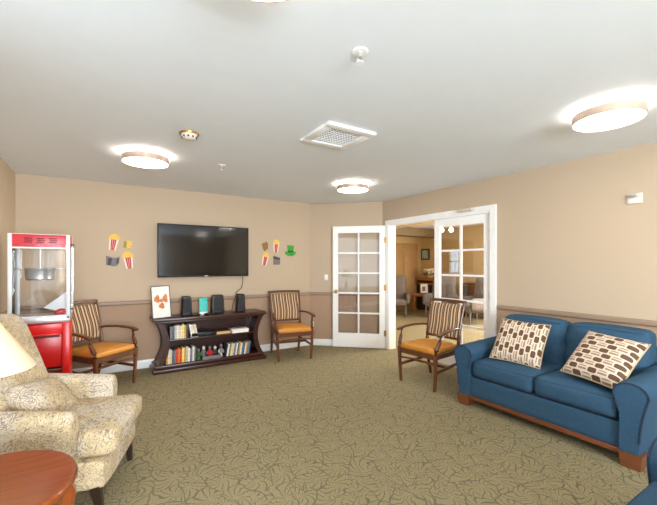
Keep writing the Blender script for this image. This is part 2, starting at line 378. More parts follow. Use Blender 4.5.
# ---------------------------------------------------------------- french doors: origin at hinge, leaf along +x, thickness along y
def leaf(name, loc, rz, knob, hinge_y):
    W, Hd, T = .872, 2.02, .04; st, top, bot = .092, .115, .235
    e = bpy.data.objects.new(name, None); C.objects.link(e); e.location = loc; e.rotation_euler = (0, 0, rz); e['kind'] = 'structure'
    f = bmesh.new()
    box(f, *span(0, st, -T/2, T/2, 0, Hd), .003); box(f, *span(W-st, W, -T/2, T/2, 0, Hd), .003)
    box(f, *span(st, W-st, -T/2, T/2, 0, bot), .002); box(f, *span(st, W-st, -T/2, T/2, Hd-top, Hd), .002)
    ob('door_frame', f, M['white'], e, smooth=False)
    m = bmesh.new(); box(m, *span(W/2-.013, W/2+.013, -T*.4, T*.4, bot, Hd-top))
    gh = (Hd-top-bot)/5
    for i in range(1, 5): box(m, *span(st, W-st, -T*.38, T*.38, bot+gh*i-.013, bot+gh*i+.013))
    ob('muntins', m, M['white'], e, smooth=False)
    for i in range(5):
        for j in range(2):
            x0 = st if j == 0 else W/2+.013; x1 = W/2-.013 if j == 0 else W-st
            z0 = bot+gh*i+(.013 if i else 0); z1 = bot+gh*(i+1)-(.013 if i < 4 else 0)
            ob('glass_pane', B(span(x0, x1, -.002, .002, z0, z1)), M['doorglass'], e, smooth=False)
    for z in (.25, 1.0, 1.78):
        h = bmesh.new(); tube(h, [(-.008, hinge_y, z-.05), (-.008, hinge_y, z+.05)], .008); box(h, (.004, hinge_y*.9, z), (.03, .006, .09))
        ob('hinge', h, M['brass'], e)
    if knob:
        k = bmesh.new()
        for s_ in (-1, 1):
            b = bmesh.new(); lathe(b, [(.030, 0), (.030, .006), (.010, .012), (.010, .035), (.024, .042), (.028, .055), (.020, .068), (.004, .070)], k=20)
            bmesh.ops.rotate(b, matrix=Matrix.Rotation(R(90)*s_, 3, 'X'), verts=b.verts); bmesh.ops.translate(b, vec=(W-.06, -s_*T/2, .93), verts=b.verts); merge(k, b)
        ob('door_knob', k, M['brass'], e)
    return e
leaf('door_1', (3.955, 4.475, .012), R(137), True, .022)
leaf('door_2', (4.045, OY0+.024, .012), R(90), False, .022)
# overhead closer on the head casing
t = thing('door_closer', 'slim white overhead door closer on the head casing above the shut french door', 'door closer', (3.978, 2.95, OZ+.045))
ob('closer_body', B(span(-.04, 0, -.11, .11, -.02, .02), bev=.004), M['cream'], t)
a = bmesh.new(); bar(a, [(-.045, .05, .0), (-.07, .0, -.008), (-.055, -.16, -.012)], .02, .006); ob('closer_arm', a, M['nickel'], t)
# ---------------------------------------------------------------- ceiling fixtures
def drum():
    e = thing('drum_ceiling_light', 'x', 'ceiling light', (0, 0, H), group='round drum ceiling lights')
    b = bmesh.new(); lathe(b, [(.13, -.03), (.13, 0)]); ob('mounting_plate', b, M['white'], e)
    b = bmesh.new(); lathe(b, [(.001, -.088), (.08, -.087), (.16, -.082), (.212, -.072), (.214, -.03), (.001, -.03)], k=48, caps=False); ob('diffuser', b, M['lightup'], e)
    b = bmesh.new(); lathe(b, [(.217, -.078), (.223, -.078), (.223, -.026), (.217, -.026), (.217, -.078)], k=48, caps=False); ob('metal_band', b, M['nickel'], e)
    return e
d0 = drum(); d0.scale = (.90, .90, 1.1); d0.location = (.365, 3.80, H); d0['label'] = 'round drum ceiling light on the left, beside the smoke detector'
dup(d0, (2.77, 3.76, H), label='round drum ceiling light farthest away, above the open french door corner')
dup(d0, (2.87, 1.02, H), label='large looking round drum ceiling light on the right above the sofa')
dup(d0, (.415, 1.055, H), label='round drum ceiling light cut off by the top edge of the picture')
dup(d0, (.43, -1.74, H), label='added drum ceiling light, unseen behind the camera on the left')  # this drum and the next are added out of view to even the light
dup(d0, (2.87, -1.74, H), label='added drum ceiling light, unseen behind the camera on the right')
# vent
t = thing('ceiling_vent', 'square white ceiling air vent with a grid grille', 'vent', (1.625, 2.42, H))
f = bmesh.new(); s_ = .225; q = .155
for x0, x1, y0, y1 in ((-s_, s_, -s_, -q), (-s_, s_, q, s_), (-s_, -q, -q, q), (q, s_, -q, q)): box(f, *span(x0, x1, y0, y1, -.022, 0), .004)
ob('vent_frame', f, M['white'], t)
ob('vent_backing', B(span(-q, q, -q, q, -.004, 0)), M['blk2'], t)
g = bmesh.new()
for i in range(1, 12): box(g, (-q+2*q*i/12, 0, -.011), (.004, 2*q, .008))
for i in range(1, 9): box(g, (0, -q+2*q*i/9, -.011), (2*q, .004, .008))
ob('vent_grille', g, M['white'], t)
# smoke detector
t = thing('smoke_detector', 'small cream dome smoke detector on the ceiling beside the left drum light', 'smoke detector', (.60, 3.01, H))
b = bmesh.new(); lathe(b, [(.072, -.012), (.075, -.006), (.075, 0)]); ob('base_ring', b, M['brass'], t)
b = bmesh.new(); lathe(b, [(.02, -.052), (.038, -.05), (.055, -.036), (.062, -.012)]); ob('sensor_dome', b, M['cream'], t)
b = bmesh.new()
for i in range(10):
    a_ = i*math.pi/5; box(b, (.054*math.cos(a_), .054*math.sin(a_), -.034), (.010, .012, .012), rot=(0, 0, a_))
ob('vent_slots', b, M['slot'], t)
def sprinkler(loc, label):
    t = thing('fire_sprinkler', label, 'sprinkler', loc, group='ceiling sprinklers')
    b = bmesh.new(); lathe(b, [(.036, -.006), (.040, 0)]); ob('escutcheon', b, M['white'], t)
    b = bmesh.new(); lathe(b, [(.012, -.03), (.012, -.006)], k=12); tube(b, [(-.012, 0, -.03), (-.014, 0, -.042), (0, 0, -.052)], .003); tube(b, [(.012, 0, -.03), (.014, 0, -.042), (0, 0, -.052)], .003)
    ob('sprinkler_body', b, M['steel'], t)
    b = bmesh.new(); lathe(b, [(.018, -.056), (.018, -.053)], k=16); ob('deflector', b, M['white'], t)
sprinkler((1.075, 1.40, H), 'white fire sprinkler nearest the camera, on the ceiling in front of the vent')
sprinkler((1.08, 3.79, H), 'small far fire sprinkler on the ceiling above the television')
# wall devices
t = thing('wall_strobe', 'small cream fire alarm strobe plate high on the right wall', 'alarm strobe', (4.0, 1.22, 1.98))
ob('back_plate', B(span(-.018, 0, -.055, .055, -.045, .045), bev=.005), M['cream'], t)
ob('strobe_lens', B(span(-.036, -.018, -.04, .04, .008, .034), bev=.005), M['steel'], t)
ob('sounder_grille', B(span(-.022, -.018, -.035, .035, -.032, -.004)), M['paper'], t)
t = thing('light_switch', 'white light switch on the angled wall left of the open glass door', 'light switch', (3.275, 5.215, 1.17), R(-40.8)); t.scale = (.85, 1, .85)
ob('switch_plate', B(span(-.035, .035, -.008, 0, -.058, .058), bev=.002), M['white'], t); ob('toggle', B(span(-.006, .006, -.018, -.008, -.012, .012)), M['white'], t)
# ---------------------------------------------------------------- television and cable
t = thing('television', 'wide black flat television mounted on the back wall', 'television', (1.29, 5.40, 1.585))
ob('tv_housing', B(span(-.635, .635, -.095, -.045, -.368, .368), bev=.006), M['black'], t)
ob('screen', B(span(-.617, .617, -.0975, -.095, -.345, .352)), M['screen'], t)
ob('wall_bracket', B(span(-.25, .25, -.045, 0, -.2, .2)), M['black'], t)
ob('maker_badge', B(span(-.025, .025, -.099, -.095, -.361, -.351)), M['steel'], t)
b = bmesh.new(); tube(b, [(1.84, 5.33, 1.225), (1.845, 5.34, 1.12), (1.82, 5.33, 1.03), (1.74, 5.33, .97), (1.72, 5.33, .88), (1.69, 5.33, .80), (1.67, 5.325, .70)], .005, k=8)
tag(ob('television_cable', b, M['black']), 'thin black cable dangling from the television down behind the speaker', 'cable')
# ---------------------------------------------------------------- wall stickers (flat paper cutouts on the wall)
def flat(bm, poly, y0, y1): prismY(bm, poly, y0, y1)
def bucket(x, z, s, tilt, label):
    t = thing('popcorn_sticker', label, 'wall sticker', (x, 5.4, z), group='paper cutouts on the back wall', rot=(0, tilt, 0)); t.scale = (.74, 1, 1.05)
    b = bmesh.new(); flat(b, [(-.05*s, -.1*s), (.05*s, -.1*s), (.075*s, .05*s), (-.075*s, .05*s)], -.003, 0); ob('bucket', b, M['swhite'], t, smooth=False)
    b = bmesh.new()
    for k in (-2, 0, 2):
        u = k*.0105*s; v = k*.016*s
        flat(b, [(u-.009*s, -.1*s), (u+.009*s, -.1*s), (v+.013*s, .05*s), (v-.013*s, .05*s)], -.005, -.003)
    ob('red_stripes', b, M['sred'], t, smooth=False)
    b = bmesh.new(); pts = []
    for i in range(14):
        a_ = math.pi*i/13; r_ = (.085+.012*(i % 2))*s; pts.append((r_*math.cos(a_), .04*s+r_*.85*math.sin(a_)))
    flat(b, pts, -.006, -.0005); ob('popcorn_heap', b, M['yel'], t, smooth=False)
bucket(.145, 1.675, .95, R(8), 'striped popcorn box sticker, upper left of the left hand group')
bucket(.315, 1.445, 1.0, R(-8), 'striped popcorn box sticker, lower right of the left hand group')
bucket(2.425, 1.685, .92, R(4), 'striped popcorn box sticker, upper one of the group right of the television')
bucket(2.235, 1.475, .92, R(12), 'striped popcorn box sticker, lower one of the group right of the television')
def blob(name, x, z, poly, mat, label, cat='wall sticker', extra=()):
    b = bmesh.new(); flat(b, poly, -.004, 0)
    o = tag(ob(name, b, mat, smooth=False, loc=(x, 5.4, z)), label, cat, 'paper cutouts on the back wall'); o.scale = (.85, 1, 1.1)
    for nm, pl, mm in extra:
        b = bmesh.new(); flat(b, pl, -.006, -.004); ob(nm, b, mm, o, smooth=False)
def ring(n, r, j, sx=1, sz=1):
    return [((r+j*((i*7) % 3-1))*math.cos(2*math.pi*i/n)*sx, (r+j*((i*7) % 3-1))*math.sin(2*math.pi*i/n)*sz) for i in range(n)]
blob('popcorn_piece_sticker', 2.235, 1.685, ring(11, .065, .010), M['bpop'], 'brown popcorn piece sticker right of the television')
blob('film_clapper_sticker', 2.435, 1.455, [(-.07, -.06), (.07, -.06), (.07, .045), (-.07, .075)], M['gfilm'], 'grey film clapper sticker below the green hat', extra=[('clapper_bar', [(-.065, .03), (.065, .012), (.065, .035), (-.065, .06)], M['dgrey'])])
blob('film_camera_sticker', .14, 1.44, [(-.09, -.05), (-.03, -.05), (-.02, -.065), (.05, -.06), (.08, -.03), (.09, .05), (.02, .035), (-.09, .06)], M['gfilm'], 'grey film camera sticker, lower left of the left hand group',
     extra=[('camera_body', [(-.07, -.05), (-.03, -.055), (-.01, .03), (-.06, .035)], M['dgrey']), ('camera_lens', [(.045, -.04), (.07, -.02), (.075, .035), (.05, .02)], M['dgrey'])])
blob('ticket_sticker', .30, 1.655, [(-.06, -.045), (.05, -.04), (.07, .04), (-.05, .05)], M['yel'], 'gold ticket sticker, upper right of the left hand group', extra=[('ticket_stub', [(-.055, -.04), (-.01, -.04), (-.005, .04), (-.048, .045)], M['olive'])])
blob('green_hat_sticker', 2.685, 1.63, [(-.125, -.03), (-.1, -.07), (-.04, -.09), (.04, -.09), (.1, -.07), (.125, -.03), (.11, -.015), (.06, -.035), (.075, .075), (-.075, .075), (-.06, -.035), (-.11, -.015)], M['green'],
     'bright green top hat sticker on the back wall by the corner', extra=[('hat_band', [(-.066, -.035), (.066, -.035), (.07, -.005), (-.07, -.005)], M['dgreen'])])
# ---------------------------------------------------------------- media console
SX0, SX1, SY0, SY1, ST = .56, 2.08, 4.97, 5.36, .70
CXs = (SX0+SX1)/2
t = thing('media_console', 'dark mahogany media console with concave curved sides under the television', 'media console', (CXs, (SY0+SY1)/2, 0))
hw = (SX1-SX0)/2; hd = (SY1-SY0)/2
b = bmesh.new(); box(b, (0, 0, ST-.02), (2*hw, 2*hd, .04), .008); box(b, (0, .005, ST-.052), (2*hw-.06, 2*hd-.03, .026), .008); ob('top', b, M['stand'], t)
b = bmesh.new(); box(b, (0, 0, .025), (2*hw, 2*hd, .05), .008); box(b, (0, .005, .075), (2*hw-.05, 2*hd-.03, .05), .012); ob('base', b, M['stand'], t)
def side_x(z): u = (z-.1)/(ST-.165); return hw-.05-.08*math.sin(math.pi*u)**.9+ .0*u
zs = [.1+(ST-.165)*i/14 for i in range(15)]
for s_ in (-1, 1):
    b = bmesh.new(); pl = [(s_*side_x(z), z) for z in zs]+[(s_*(side_x(z)-.066), z) for z in reversed(zs)]
    for ya, yb in ((-hd+.02, -hd+.05), (hd-.05, hd-.02)): prismY(b, pl, ya, yb)
    pl = [(s_*(side_x(z)-.010), z) for z in zs]+[(s_*(side_x(z)-.035), z) for z in reversed(zs)]
    prismY(b, pl, -hd+.05, hd-.05); ob('side_panel', b, M['stand'], t)
ob('shelf', B(((0, .005, .405), (2*(side_x(.40)-.02), 2*hd-.07, .025)), bev=.004), M['stand'], t)
ob('back_panel', B(span(-hw+.16, hw-.16, hd-.035, hd-.025, .1, ST-.065)), M['stand'], t)
def bx(name, x, y, z, sx, sy, sz, mat, label, cat, group=None, tilt=0, bev=.003, rz=0):
    b = bmesh.new(); box(b, (0, 0, sz/2), (sx, sy, sz), bev); o = ob(name, b, mat, loc=(x, y, z), rot=(0, tilt, rz)); return tag(o, label, cat, group)
cols = [(206,150,50),(225,215,190),(70,90,110),(200,60,30),(230,120,30),(235,210,120),(190,180,165),(120,110,110),(225,220,210),(210,190,160),(90,110,150),(50,50,60)]
bmats = [mk('book_cover_%s' % nm, c, .5, var=.35, vs=45) for nm, c in zip(['ochre','ivory','slate','red','orange','straw','stone','grey','white','sand','blue','charcoal'], cols)]
# upper left row
x = CXs-.555
seqU = [7, 7, 6, 8, 6, 8, 5, 0, 11, 8, 9, 9]
names = ['ochre','ivory','slate','red','orange','yellow','stone','grey','white','sand','blue','charcoal']
def row(seq, x, z, group, where, tilt, hmin, hmax, wd, y=5.09):
    prev = {}
    for i, k in enumerate(seq):
        th = wd*random.uniform(.8, 1.15); hh = random.uniform(hmin, hmax)
        tl = tilt(i) if callable(tilt) else tilt
        zz = z+abs(math.sin(tl))*th/2+.0005
        nbr = 'at its left end' if i == 0 else ('at its right end' if i == len(seq)-1 else 'just right of the %s one' % names[seq[i-1]])
        ordn = 'between the %s one and the %s one' % (names[seq[i-1]], names[seq[i+1]]) if 0 < i < len(seq)-1 else nbr
        bx('book', x+th/2, y, zz, th, .14, hh, bmats[k], '%s book %s %s' % (names[k], where, ordn), 'book', group, tl, .0015)
        x += (th+.0015)/math.cos(tl)
    return x
row([7, 2, 6, 8, 9, 1, 5, 0, 11], x, .418, 'books on the upper console shelf', 'standing on the upper shelf', 0, .165, .19, .026)
row([8, 1, 9, 8], x+.262, .418, 'books on the upper console shelf', 'leaning left on the upper shelf', R(-10), .17, .185, .020)
row([0, 1, 9, 2, 7, 3, 4, 3, 5, 0, 6, 8, 7, 1, 10], CXs-.605, .101, 'discs and books on the lower console shelf', 'in the lower left row', R(2), .165, .20, .024)
row([11, 8, 7, 5, 9, 10, 8, 2, 0, 1, 10, 2, 8, 0, 7, 10], CXs+.16, .101, 'disc cases on the lower console shelf', 'tilted in the lower right row', R(10), .155, .18, .021)
# middle clutter: small figures
for i, (dx, hh, mt, lb, dy) in enumerate([(-.19, .15, 'leaf', 'dark green toy figure beside the left row of books', 0), (-.115, .17, 'gfilm', 'grey toy figure on the lower shelf next to the green one', .03), (-.04, .165, 'sred', 'small red and dark toy figure in the middle of the lower shelf', 0), (.04, .15, 'dgrey', 'dark grey toy figure right of the red one', .03), (.115, .18, 'steel', 'silver toy figure nearest the tilted disc cases', 0)]):
    t2 = thing('toy_figure', lb, 'toy figure', (CXs+dx, 5.07+dy, .100), group='toy figures in the middle of the lower shelf')
    b = bmesh.new(); lathe(b, [(.030, 0), (.032, .01), (.02, .03), (.028, hh*.45), (.03, hh*.6), (.012, hh*.7)], k=14); tube(b, [(-.022, 0, hh*.6), (-.036, -.01, hh*.4), (-.03, -.03, hh*.3)], .008, k=8); tube(b, [(.022, 0, hh*.6), (.036, -.01, hh*.4), (.03, -.03, hh*.3)], .008, k=8)
    ob('figure_body', b, M[mt], t2)
    b = bmesh.new(); lathe(b, [(.004, hh*.68), (.016, hh*.72), (.022, hh*.84), (.016, hh*.96), (.003, hh)], k=14); ob('figure_head', b, M['cream'] if i % 2 else M['gfilm'], t2)
bx('flat_case_stack', CXs-.03, 5.0, .101, .25, .03, .045, M['gfilm'], 'low grey strip of cases lying in front of the toy figures', 'disc case')
# upper shelf: player, book, white stack
t2 = thing('disc_player', 'flat black disc player on the upper console shelf', 'disc player', (CXs-.13, 5.14, .418))
ob('player_case', B(span(-.16, .16, -.12, .12, .006, .055), bev=.003), M['black'], t2); ob('display', B(span(.02, .09, -.1215, -.12, .022, .04)), M['dgrey'], t2)
b = bmesh.new()
for sx_ in (-1, 1):
    for sy_ in (-1, 1): box(b, (sx_*.13, sy_*.09, .003), (.03, .03, .006))
ob('player_feet', b, M['black'], t2)
b = bmesh.new(); tube(b, [(0, -.10, .058), (-.03, -.05, .085), (-.07, .02, .10), (-.06, .08, .075), (0, .10, .06)], .004, k=6); tag(ob('cable_loop', b, M['blk2'], loc=(CXs-.06, 5.14, .418)), 'loose black cable lying on the disc player', 'cable')
t2 = thing('thick_book', 'thick brown book lying flat beside the disc player', 'book', (CXs+.14, 5.09, .418))
ob('cover', B(span(-.10, .10, -.075, .08, 0, .006), span(-.10, .10, -.075, .08, .042, .048), span(-.10, .10, .074, .08, .006, .042)), M['brownleather'], t2, smooth=False); ob('pages', B(span(-.096, .096, -.07, .074, .006, .042)), M['tan'], t2)
t2 = thing('white_box', 'flat pale box lying at the right end of the upper shelf', 'box', (CXs+.375, 5.10, .418))
ob('box_body', B(span(-.12, .12, -.1, .1, 0, .035), bev=.002), M['paper'], t2); ob('box_lid', B(span(-.124, .124, -.104, .104, .035, .052), bev=.002), M['swhite'], t2)
# on top of the console
def speaker(x, w_, h_, label, rz=0):
    t2 = thing('desktop_speaker', label, 'speaker', (x, 5.13, ST), rz, 'black desktop speakers')
    b = bmesh.new(); soft(b, (0, 0, h_/2), (w_, .11, h_), .022, n=6, warp=lambda p, u: Vector((p.x*(1-.10*u.z), p.y, p.z))); ob('speaker_case', b, M['black'], t2)
    b = bmesh.new(); soft(b, (0, -.054, h_*.58), (w_*.74, .014, h_*.62), .007, n=4); ob('speaker_grille', b, M['blk2'], t2)
    b = bmesh.new(); box(b, (0, -.057, h_*.13), (w_*.5, .006, .012), .002); ob('maker_badge', b, M['dgrey'], t2)
speaker(.985, .130, .265, 'slim black speaker left of the teal card')
speaker(1.40, .175, .265, 'wide black speaker between the teal card and the slim right speaker')
speaker(1.735, .125, .265, 'slim black speaker at the right end of the console top')
t2 = thing('teal_card', 'teal folded card standing between two black speakers', 'card', (1.205, 5.12, ST)); t2.scale = (1.2, 1, 1.15)
ob('front_leaf', B(((0, -.018, .1), (.085, .003, .2))), M['teal'], t2, rot=(R(-6), 0, 0)); ob('white_stand_strip', B(((0, -.024, .018), (.085, .003, .034))), M['paper'], t2)
ob('rear_leaf', B(((0, .018, .1), (.085, .003, .2))), M['teal'], t2, rot=(R(6), 0, 0))
b = bmesh.new(); soft(b, (0, 0, .014), (.055, .09, .028), .013, n=5); tag(ob('computer_mouse', b, M['black'], loc=(1.24, 5.03, ST), rot=(0, 0, .6)), 'small black mouse lying in front of the teal card', 'computer mouse')
bx('black_remote', 1.10, 5.06, ST, .12, .035, .018, M['black'], 'black remote control lying left of the teal card', 'remote control', rz=.3)
t2 = thing('poster_frame', 'white framed poster with orange figures leaning at the left of the console top', 'picture frame', (.675, 5.05, ST+.002), rot=(R(-9), R(-3), R(-4))); t2.scale = (1.12, 1, 1.13)
ob('frame', B(span(-.100, -.092, -.012, .0, 0, .37), span(.092, .100, -.012, .0, 0, .37), span(-.092, .092, -.012, 0, 0, .008), span(-.092, .092, -.012, 0, .362, .37)), M['dgrey'], t2, smooth=False)
ob('poster', B(span(-.092, .092, -.008, -.002, .008, .362)), M['paper'], t2)
for nm, cx_, cz_, sx_, sz_ in (('figure_print', -.04, .22, .03, .045), ('figure_print', .045, .22, .028, .05), ('figure_print', .005, .14, .03, .035), ('figure_print', .0, .20, .02, .02)):
    b = bmesh.new(); prismY(b, [(cx_+u, cz_+v) for u, v in ring(9, 1, .18, sx_, sz_)], -.0105, -.008); ob(nm, b, M['orangefig'], t2, smooth=False)
b = bmesh.new(); box(b, (0, .055, .135), (.06, .003, .28), rot=(R(20), 0, 0)); ob('easel_back', b, M['paper'], t2)
b = bmesh.new(); box(b, (0, 0, .11), (.03, .17, .22), .003); tag(ob('white_booklet', b, M['paper'], loc=(.60, 5.20, ST)), 'white booklet standing behind the poster frame', 'booklet')
# ---------------------------------------------------------------- wooden armchairs, front -y
def arm_chair(loc, rz, label, s=1, tagged=False):
    t = thing('wooden_armchair', label, 'chair', loc, rz, 'striped back armchairs with orange seats'); t.scale = (s, s, s)
    W_ = M['chairwood']
    for sx in (-1, 1):
        b = bmesh.new(); bar(b, [(sx*.25, -.25, 0), (sx*.262, -.255, .20), (sx*.268, -.26, .42), (sx*.272, -.25, .47), (sx*.285, -.205, .56), (sx*.292, -.19, .635)], lambda i: [.032, .036, .042, .042, .036, .034][i], lambda i: [.032, .036, .046, .044, .036, .034][i]); ob('front_leg', b, W_, t)
        b = bmesh.new(); bar(b, [(sx*.225, .31, 0), (sx*.228, .262, .20), (sx*.230, .235, .40), (sx*.232, .25, .55), (sx*.238, .295, .77), (sx*.245, .355, .975)], lambda i: [.030, .034, .036, .034, .032, .030][i], lambda i: [.03, .036, .04, .036, .032, .028][i]); ob('rear_leg', b, W_, t)
        b = bmesh.new(); bar(b, [(sx*.232, .275, .650), (sx*.250, .18, .668), (sx*.278, .03, .672), (sx*.298, -.12, .662), (sx*.304, -.215, .645), (sx*.303, -.245, .632)], lambda i: [.026, .034, .042, .05, .052, .04][i], .026); ob('arm', b, W_, t)
        b = bmesh.new(); bar(b, [(sx*.258, -.24, .21), (sx*.229, .255, .24)], .02, .032); ob('stretcher', b, W_, t)
    b = bmesh.new(); bar(b, [(-.25, -.255, .385), (.25, -.255, .385)], .024, .062); bar(b, [(-.22, .235, .385), (.22, .235, .385)], .024, .06)
    for sx in (-1, 1): bar(b, [(sx*.255, -.25, .385), (sx*.228, .235, .385)], .024, .06)
    ob('seat_rail', b, W_, t)
    b = bmesh.new(); bar(b, [(-.244, .0, .225), (.244, .0, .225)], .022, .03); ob('cross_stretcher', b, W_, t)
    b = bmesh.new(); bar(b, [(-.255, -.258, .30), (0, -.258, .318), (.255, -.258, .30)], .016, .02); ob('front_apron_rail', b, W_, t)
    b = bmesh.new(); soft(b, (0, -.015, .445), (.52, .50, .075), .03, (0, .0, .018), 8, lambda p, u: Vector((p.x*(1-.05*(u.y+1)), p.y, p.z))); ob('seat', b, M['orange'], t)
    tilt = lambda p, u: Vector((p.x*(1+.03*u.z), p.y+(.29-.0)*0+p.z*.26, p.z))
    b = bmesh.new(); soft(b, (0, .285, .745), (.445, .05, .40), .02, (0, .012, 0), 8, tilt); ob('backrest', b, M['stripe'], t)
    b = bmesh.new(); bar(b, [(-.262, .358, .975), (-.13, .362, .980), (0, .364, .982), (.13, .362, .980), (.262, .358, .975)], .030, .034); ob('crest_rail', b, W_, t)
    b = bmesh.new(); bar(b, [(-.232, .243, .53), (.232, .243, .53)], .024, .03); ob('lower_back_rail', b, W_, t)
    return t
arm_chair((-.005, 4.83, 0), .70, 'armchair with striped back and orange seat beside the red popcorn machine', .97)
arm_chair((2.435, 4.90, 0), -.178, 'armchair with striped back and orange seat in the corner right of the console', .98)
ch3 = arm_chair((3.31, 2.945, 0), -1.49, 'armchair with striped back and orange seat in front of the french doors beside the sofa', .965)
ob('white_paper_tag', B(((-.0, .232, .515), (.075, .004, .05)), bev=0), M['paper'], ch3, smooth=False)
# ---------------------------------------------------------------- blue sofa family, front -y, origin on floor centre
def blue_seat(name, label, cat, loc, rz, Wd, n, zs_=1):
    t = thing(name, label, cat, loc, rz); t.scale = (1, 1, zs_); hw = Wd/2; D0, D1 = -.43, .43; aw = .125
    # wood feet and rail
    for sx in (-1, 1):
        for y in (D0+.05, D1-.05):
            b = bmesh.new(); soft(b, (sx*(hw-.062), y, .055), (.125, .11, .11), .008, n=3, warp=lambda p, u: Vector((p.x*(1+.10*u.z), p.y*(1+.1*u.z), p.z))); ob('foot', b, M['sofawood'], t)
    b = bmesh.new(); box(b, (0, D0+.03, .092), (Wd-.2, .035, .036), .004); ob('base_rail', b, M['sofawood'], t)
    b = bmesh.new(); soft(b, (0, .01, .20), (Wd-2*aw+.04, D1-D0-.03, .19), .02, n=6); ob('deck', b, M['blue'], t)
    b = bmesh.new(); soft(b, (0, D1-.08, .42), (Wd-.10, .15, .62), .05, n=8); ob('back_frame', b, M['blue'], t)
    iw = Wd-2*aw-.02; cw = iw/n
    for sx in (-1, 1):
        def outer(u):   # u 0..1 height
            return hw-.012+.055*u**2.2
        prof = []
        for i in range(11): u = i/10; prof.append((outer(u), .11+.40*u))
        for i in range(1, 9):
            a_ = math.pi*i/9; cxm = (outer(1)+hw-aw-.035)/2; ra = (outer(1)-(hw-aw-.035))/2
            prof.append((cxm+ra*math.cos(a_), .51+.082*math.sin(a_)))
        prof += [(hw-aw-.035, .51), (hw-aw-.02, .45), (hw-aw, .38), (hw-aw, .11)]
        b = bmesh.new()
        bb = bmesh.new(); ys = [D0-.0, D0+.02]+[D0+.02+(D1-.06-D0)*k/8 for k in range(1, 9)]
        rings = []
        for k, y in enumerate(ys):
            ins = .985 if k == 0 else 1
            rise = .035*((y-D0)/(D1-D0))
            rings.append([bb.verts.new((sx*((x-hw+.06)*ins+hw-.06), y, .11+(z-.11)*(1+rise/.5)*(.985 if k == 0 else 1))) for x, z in prof])
        m_ = len(prof)
        for A_, B_ in zip(rings, rings[1:]):
            for j in range(m_): bb.faces.new((A_[j], A_[(j+1) % m_], B_[(j+1) % m_], B_[j]))
        bb.faces.new(rings[0]); bb.faces.new(rings[-1][::-1]); merge(b, bb)
        ar = ob('arm', b, M['blue'], t)
        b = bmesh.new(); tube(b, [(sx*((x-hw+.06)*.985+hw-.06), D0-.002, .11+(z-.11)*.985) for x, z in prof[2:-1]], .006, k=6); ob('piping', b, M['bluepipe'], ar)
    for i in range(n):
        cx_ = -iw/2+cw*(i+.5)
        b = bmesh.new(); soft(b, (cx_, -.085, .378), (cw-.006, .66, .165), .045, (.0, .012, .022), 12); se = ob('seat_cushion', b, M['blue'], t)
        b = bmesh.new()
        for z in (.441, .312):
            xx, ya, yb = cw/2-.018, -.405, .235; pts = []
            for (px_, py_, a0) in ((xx-.03, ya+.03, -90), (xx-.03, yb-.03, 0), (-xx+.03, yb-.03, 90), (-xx+.03, ya+.03, 180)):
                for k in range(5):
                    a_ = R(a0+k*22.5); pts.append((cx_+px_+.03*math.cos(a_), py_+.03*math.sin(a_), z))
            tube(b, pts, .0055, True, 6)
        ob('piping', b, M['bluepipe'], se)
        sgn = -1 if i == 0 else 1
        def wr(p, u, sgn=sgn):
            # crumpled inner edge where the two back cushions meet
            e = max(0, -sgn*u.x)**4 if n > 1 else 0
            cr = e*.016*math.sin(u.z*9+1)
            return Vector((p.x, p.y+p.z*.22+.04*e*(1 if u.y < 0 else 0)+cr, p.z-.02*e*max(0, u.z)))
        b = bmesh.new(); soft(b, (cx_, .21, .635), (cw-.001+.03, .22, .45), .06, (.0, .035, .012), 14, wr); bc = ob('back_cushion', b, M['blue'], t)
        b = bmesh.new()
        pts = [(cx_-cw/2+.03+(cw-.06)*k/10, 0.21-.095+.19*.22, .635+.215-.012*abs(k-5)/5) for k in range(11)]
        tube(b, pts, .0035, k=6); ob('piping', b, M['blue'], bc)
    return t
blue_seat('loveseat', 'blue two seat sofa with wooden base rail along the right wall', 'sofa', (3.48, 1.625, 0), R(-90), 1.46, 2)
blue_seat('loveseat', 'blue seat showing only a cushion corner and arm at the bottom right edge', 'sofa', (1.505, .155, 0), R(180), 1.46, 2)
# ---------------------------------------------------------------- printed throw pillows
def pillow(loc, rot, label, s=.43, turn=0):
    e = thing('throw_pillow', label, 'pillow', loc, group='brown print pillows on the sofa'); e.rotation_euler = rot
    if turn: e.rotation_euler = (rot.to_matrix() @ Matrix.Rotation(R(turn), 3, 'Y')).to_euler()
    b = bmesh.new(); n = 24
    for side in (-1, 1):
        g = [[None]*(n+1) for _ in range(n+1)]
        for i in range(n+1):
            for j in range(n+1):
                u, v = -1+2*i/n, -1+2*j/n
                pin = 1-.07*(1-abs(u*v))*0
                x = u*s/2*(1-.06*(1-u*u)*0-.05*(1-v*v)*abs(u)**3); z = v*s/2*(1-.05*(1-u*u)*abs(v)**3)
                th_ = .075*max(0, (1-u**4)*(1-v**4))**.55
                g[i][j] = b.verts.new((x*pin, side*th_, z*pin))
        for i in range(n):
            for j in range(n): b.faces.new((g[i][j], g[i+1][j], g[i+1][j+1], g[i][j+1]))
    bmesh.ops.remove_doubles(b, verts=b.verts, dist=.0004); ob('pillow_cover', b, M['pil'], e)
    b = bmesh.new(); pts = []
    for k in range(40):
        q_ = k/10; sd = int(q_); f_ = q_-sd; a_, c_ = [(-1+2*f_, -1), (1, -1+2*f_), (1-2*f_, 1), (-1, 1-2*f_)][sd]
        pts.append((a_*s/2*(1-.05*(1-c_*c_)), 0, c_*s/2*(1-.05*(1-a_*a_))))
    tube(b, pts, .006, True, 6); ob('edge_trim', b, M['pipe'], e)
    return e
pillow((3.365, 1.90, .66), Euler((R(-36), R(2.5), R(-80))), 'brown and cream print pillow standing at the left end of the blue sofa', .44)
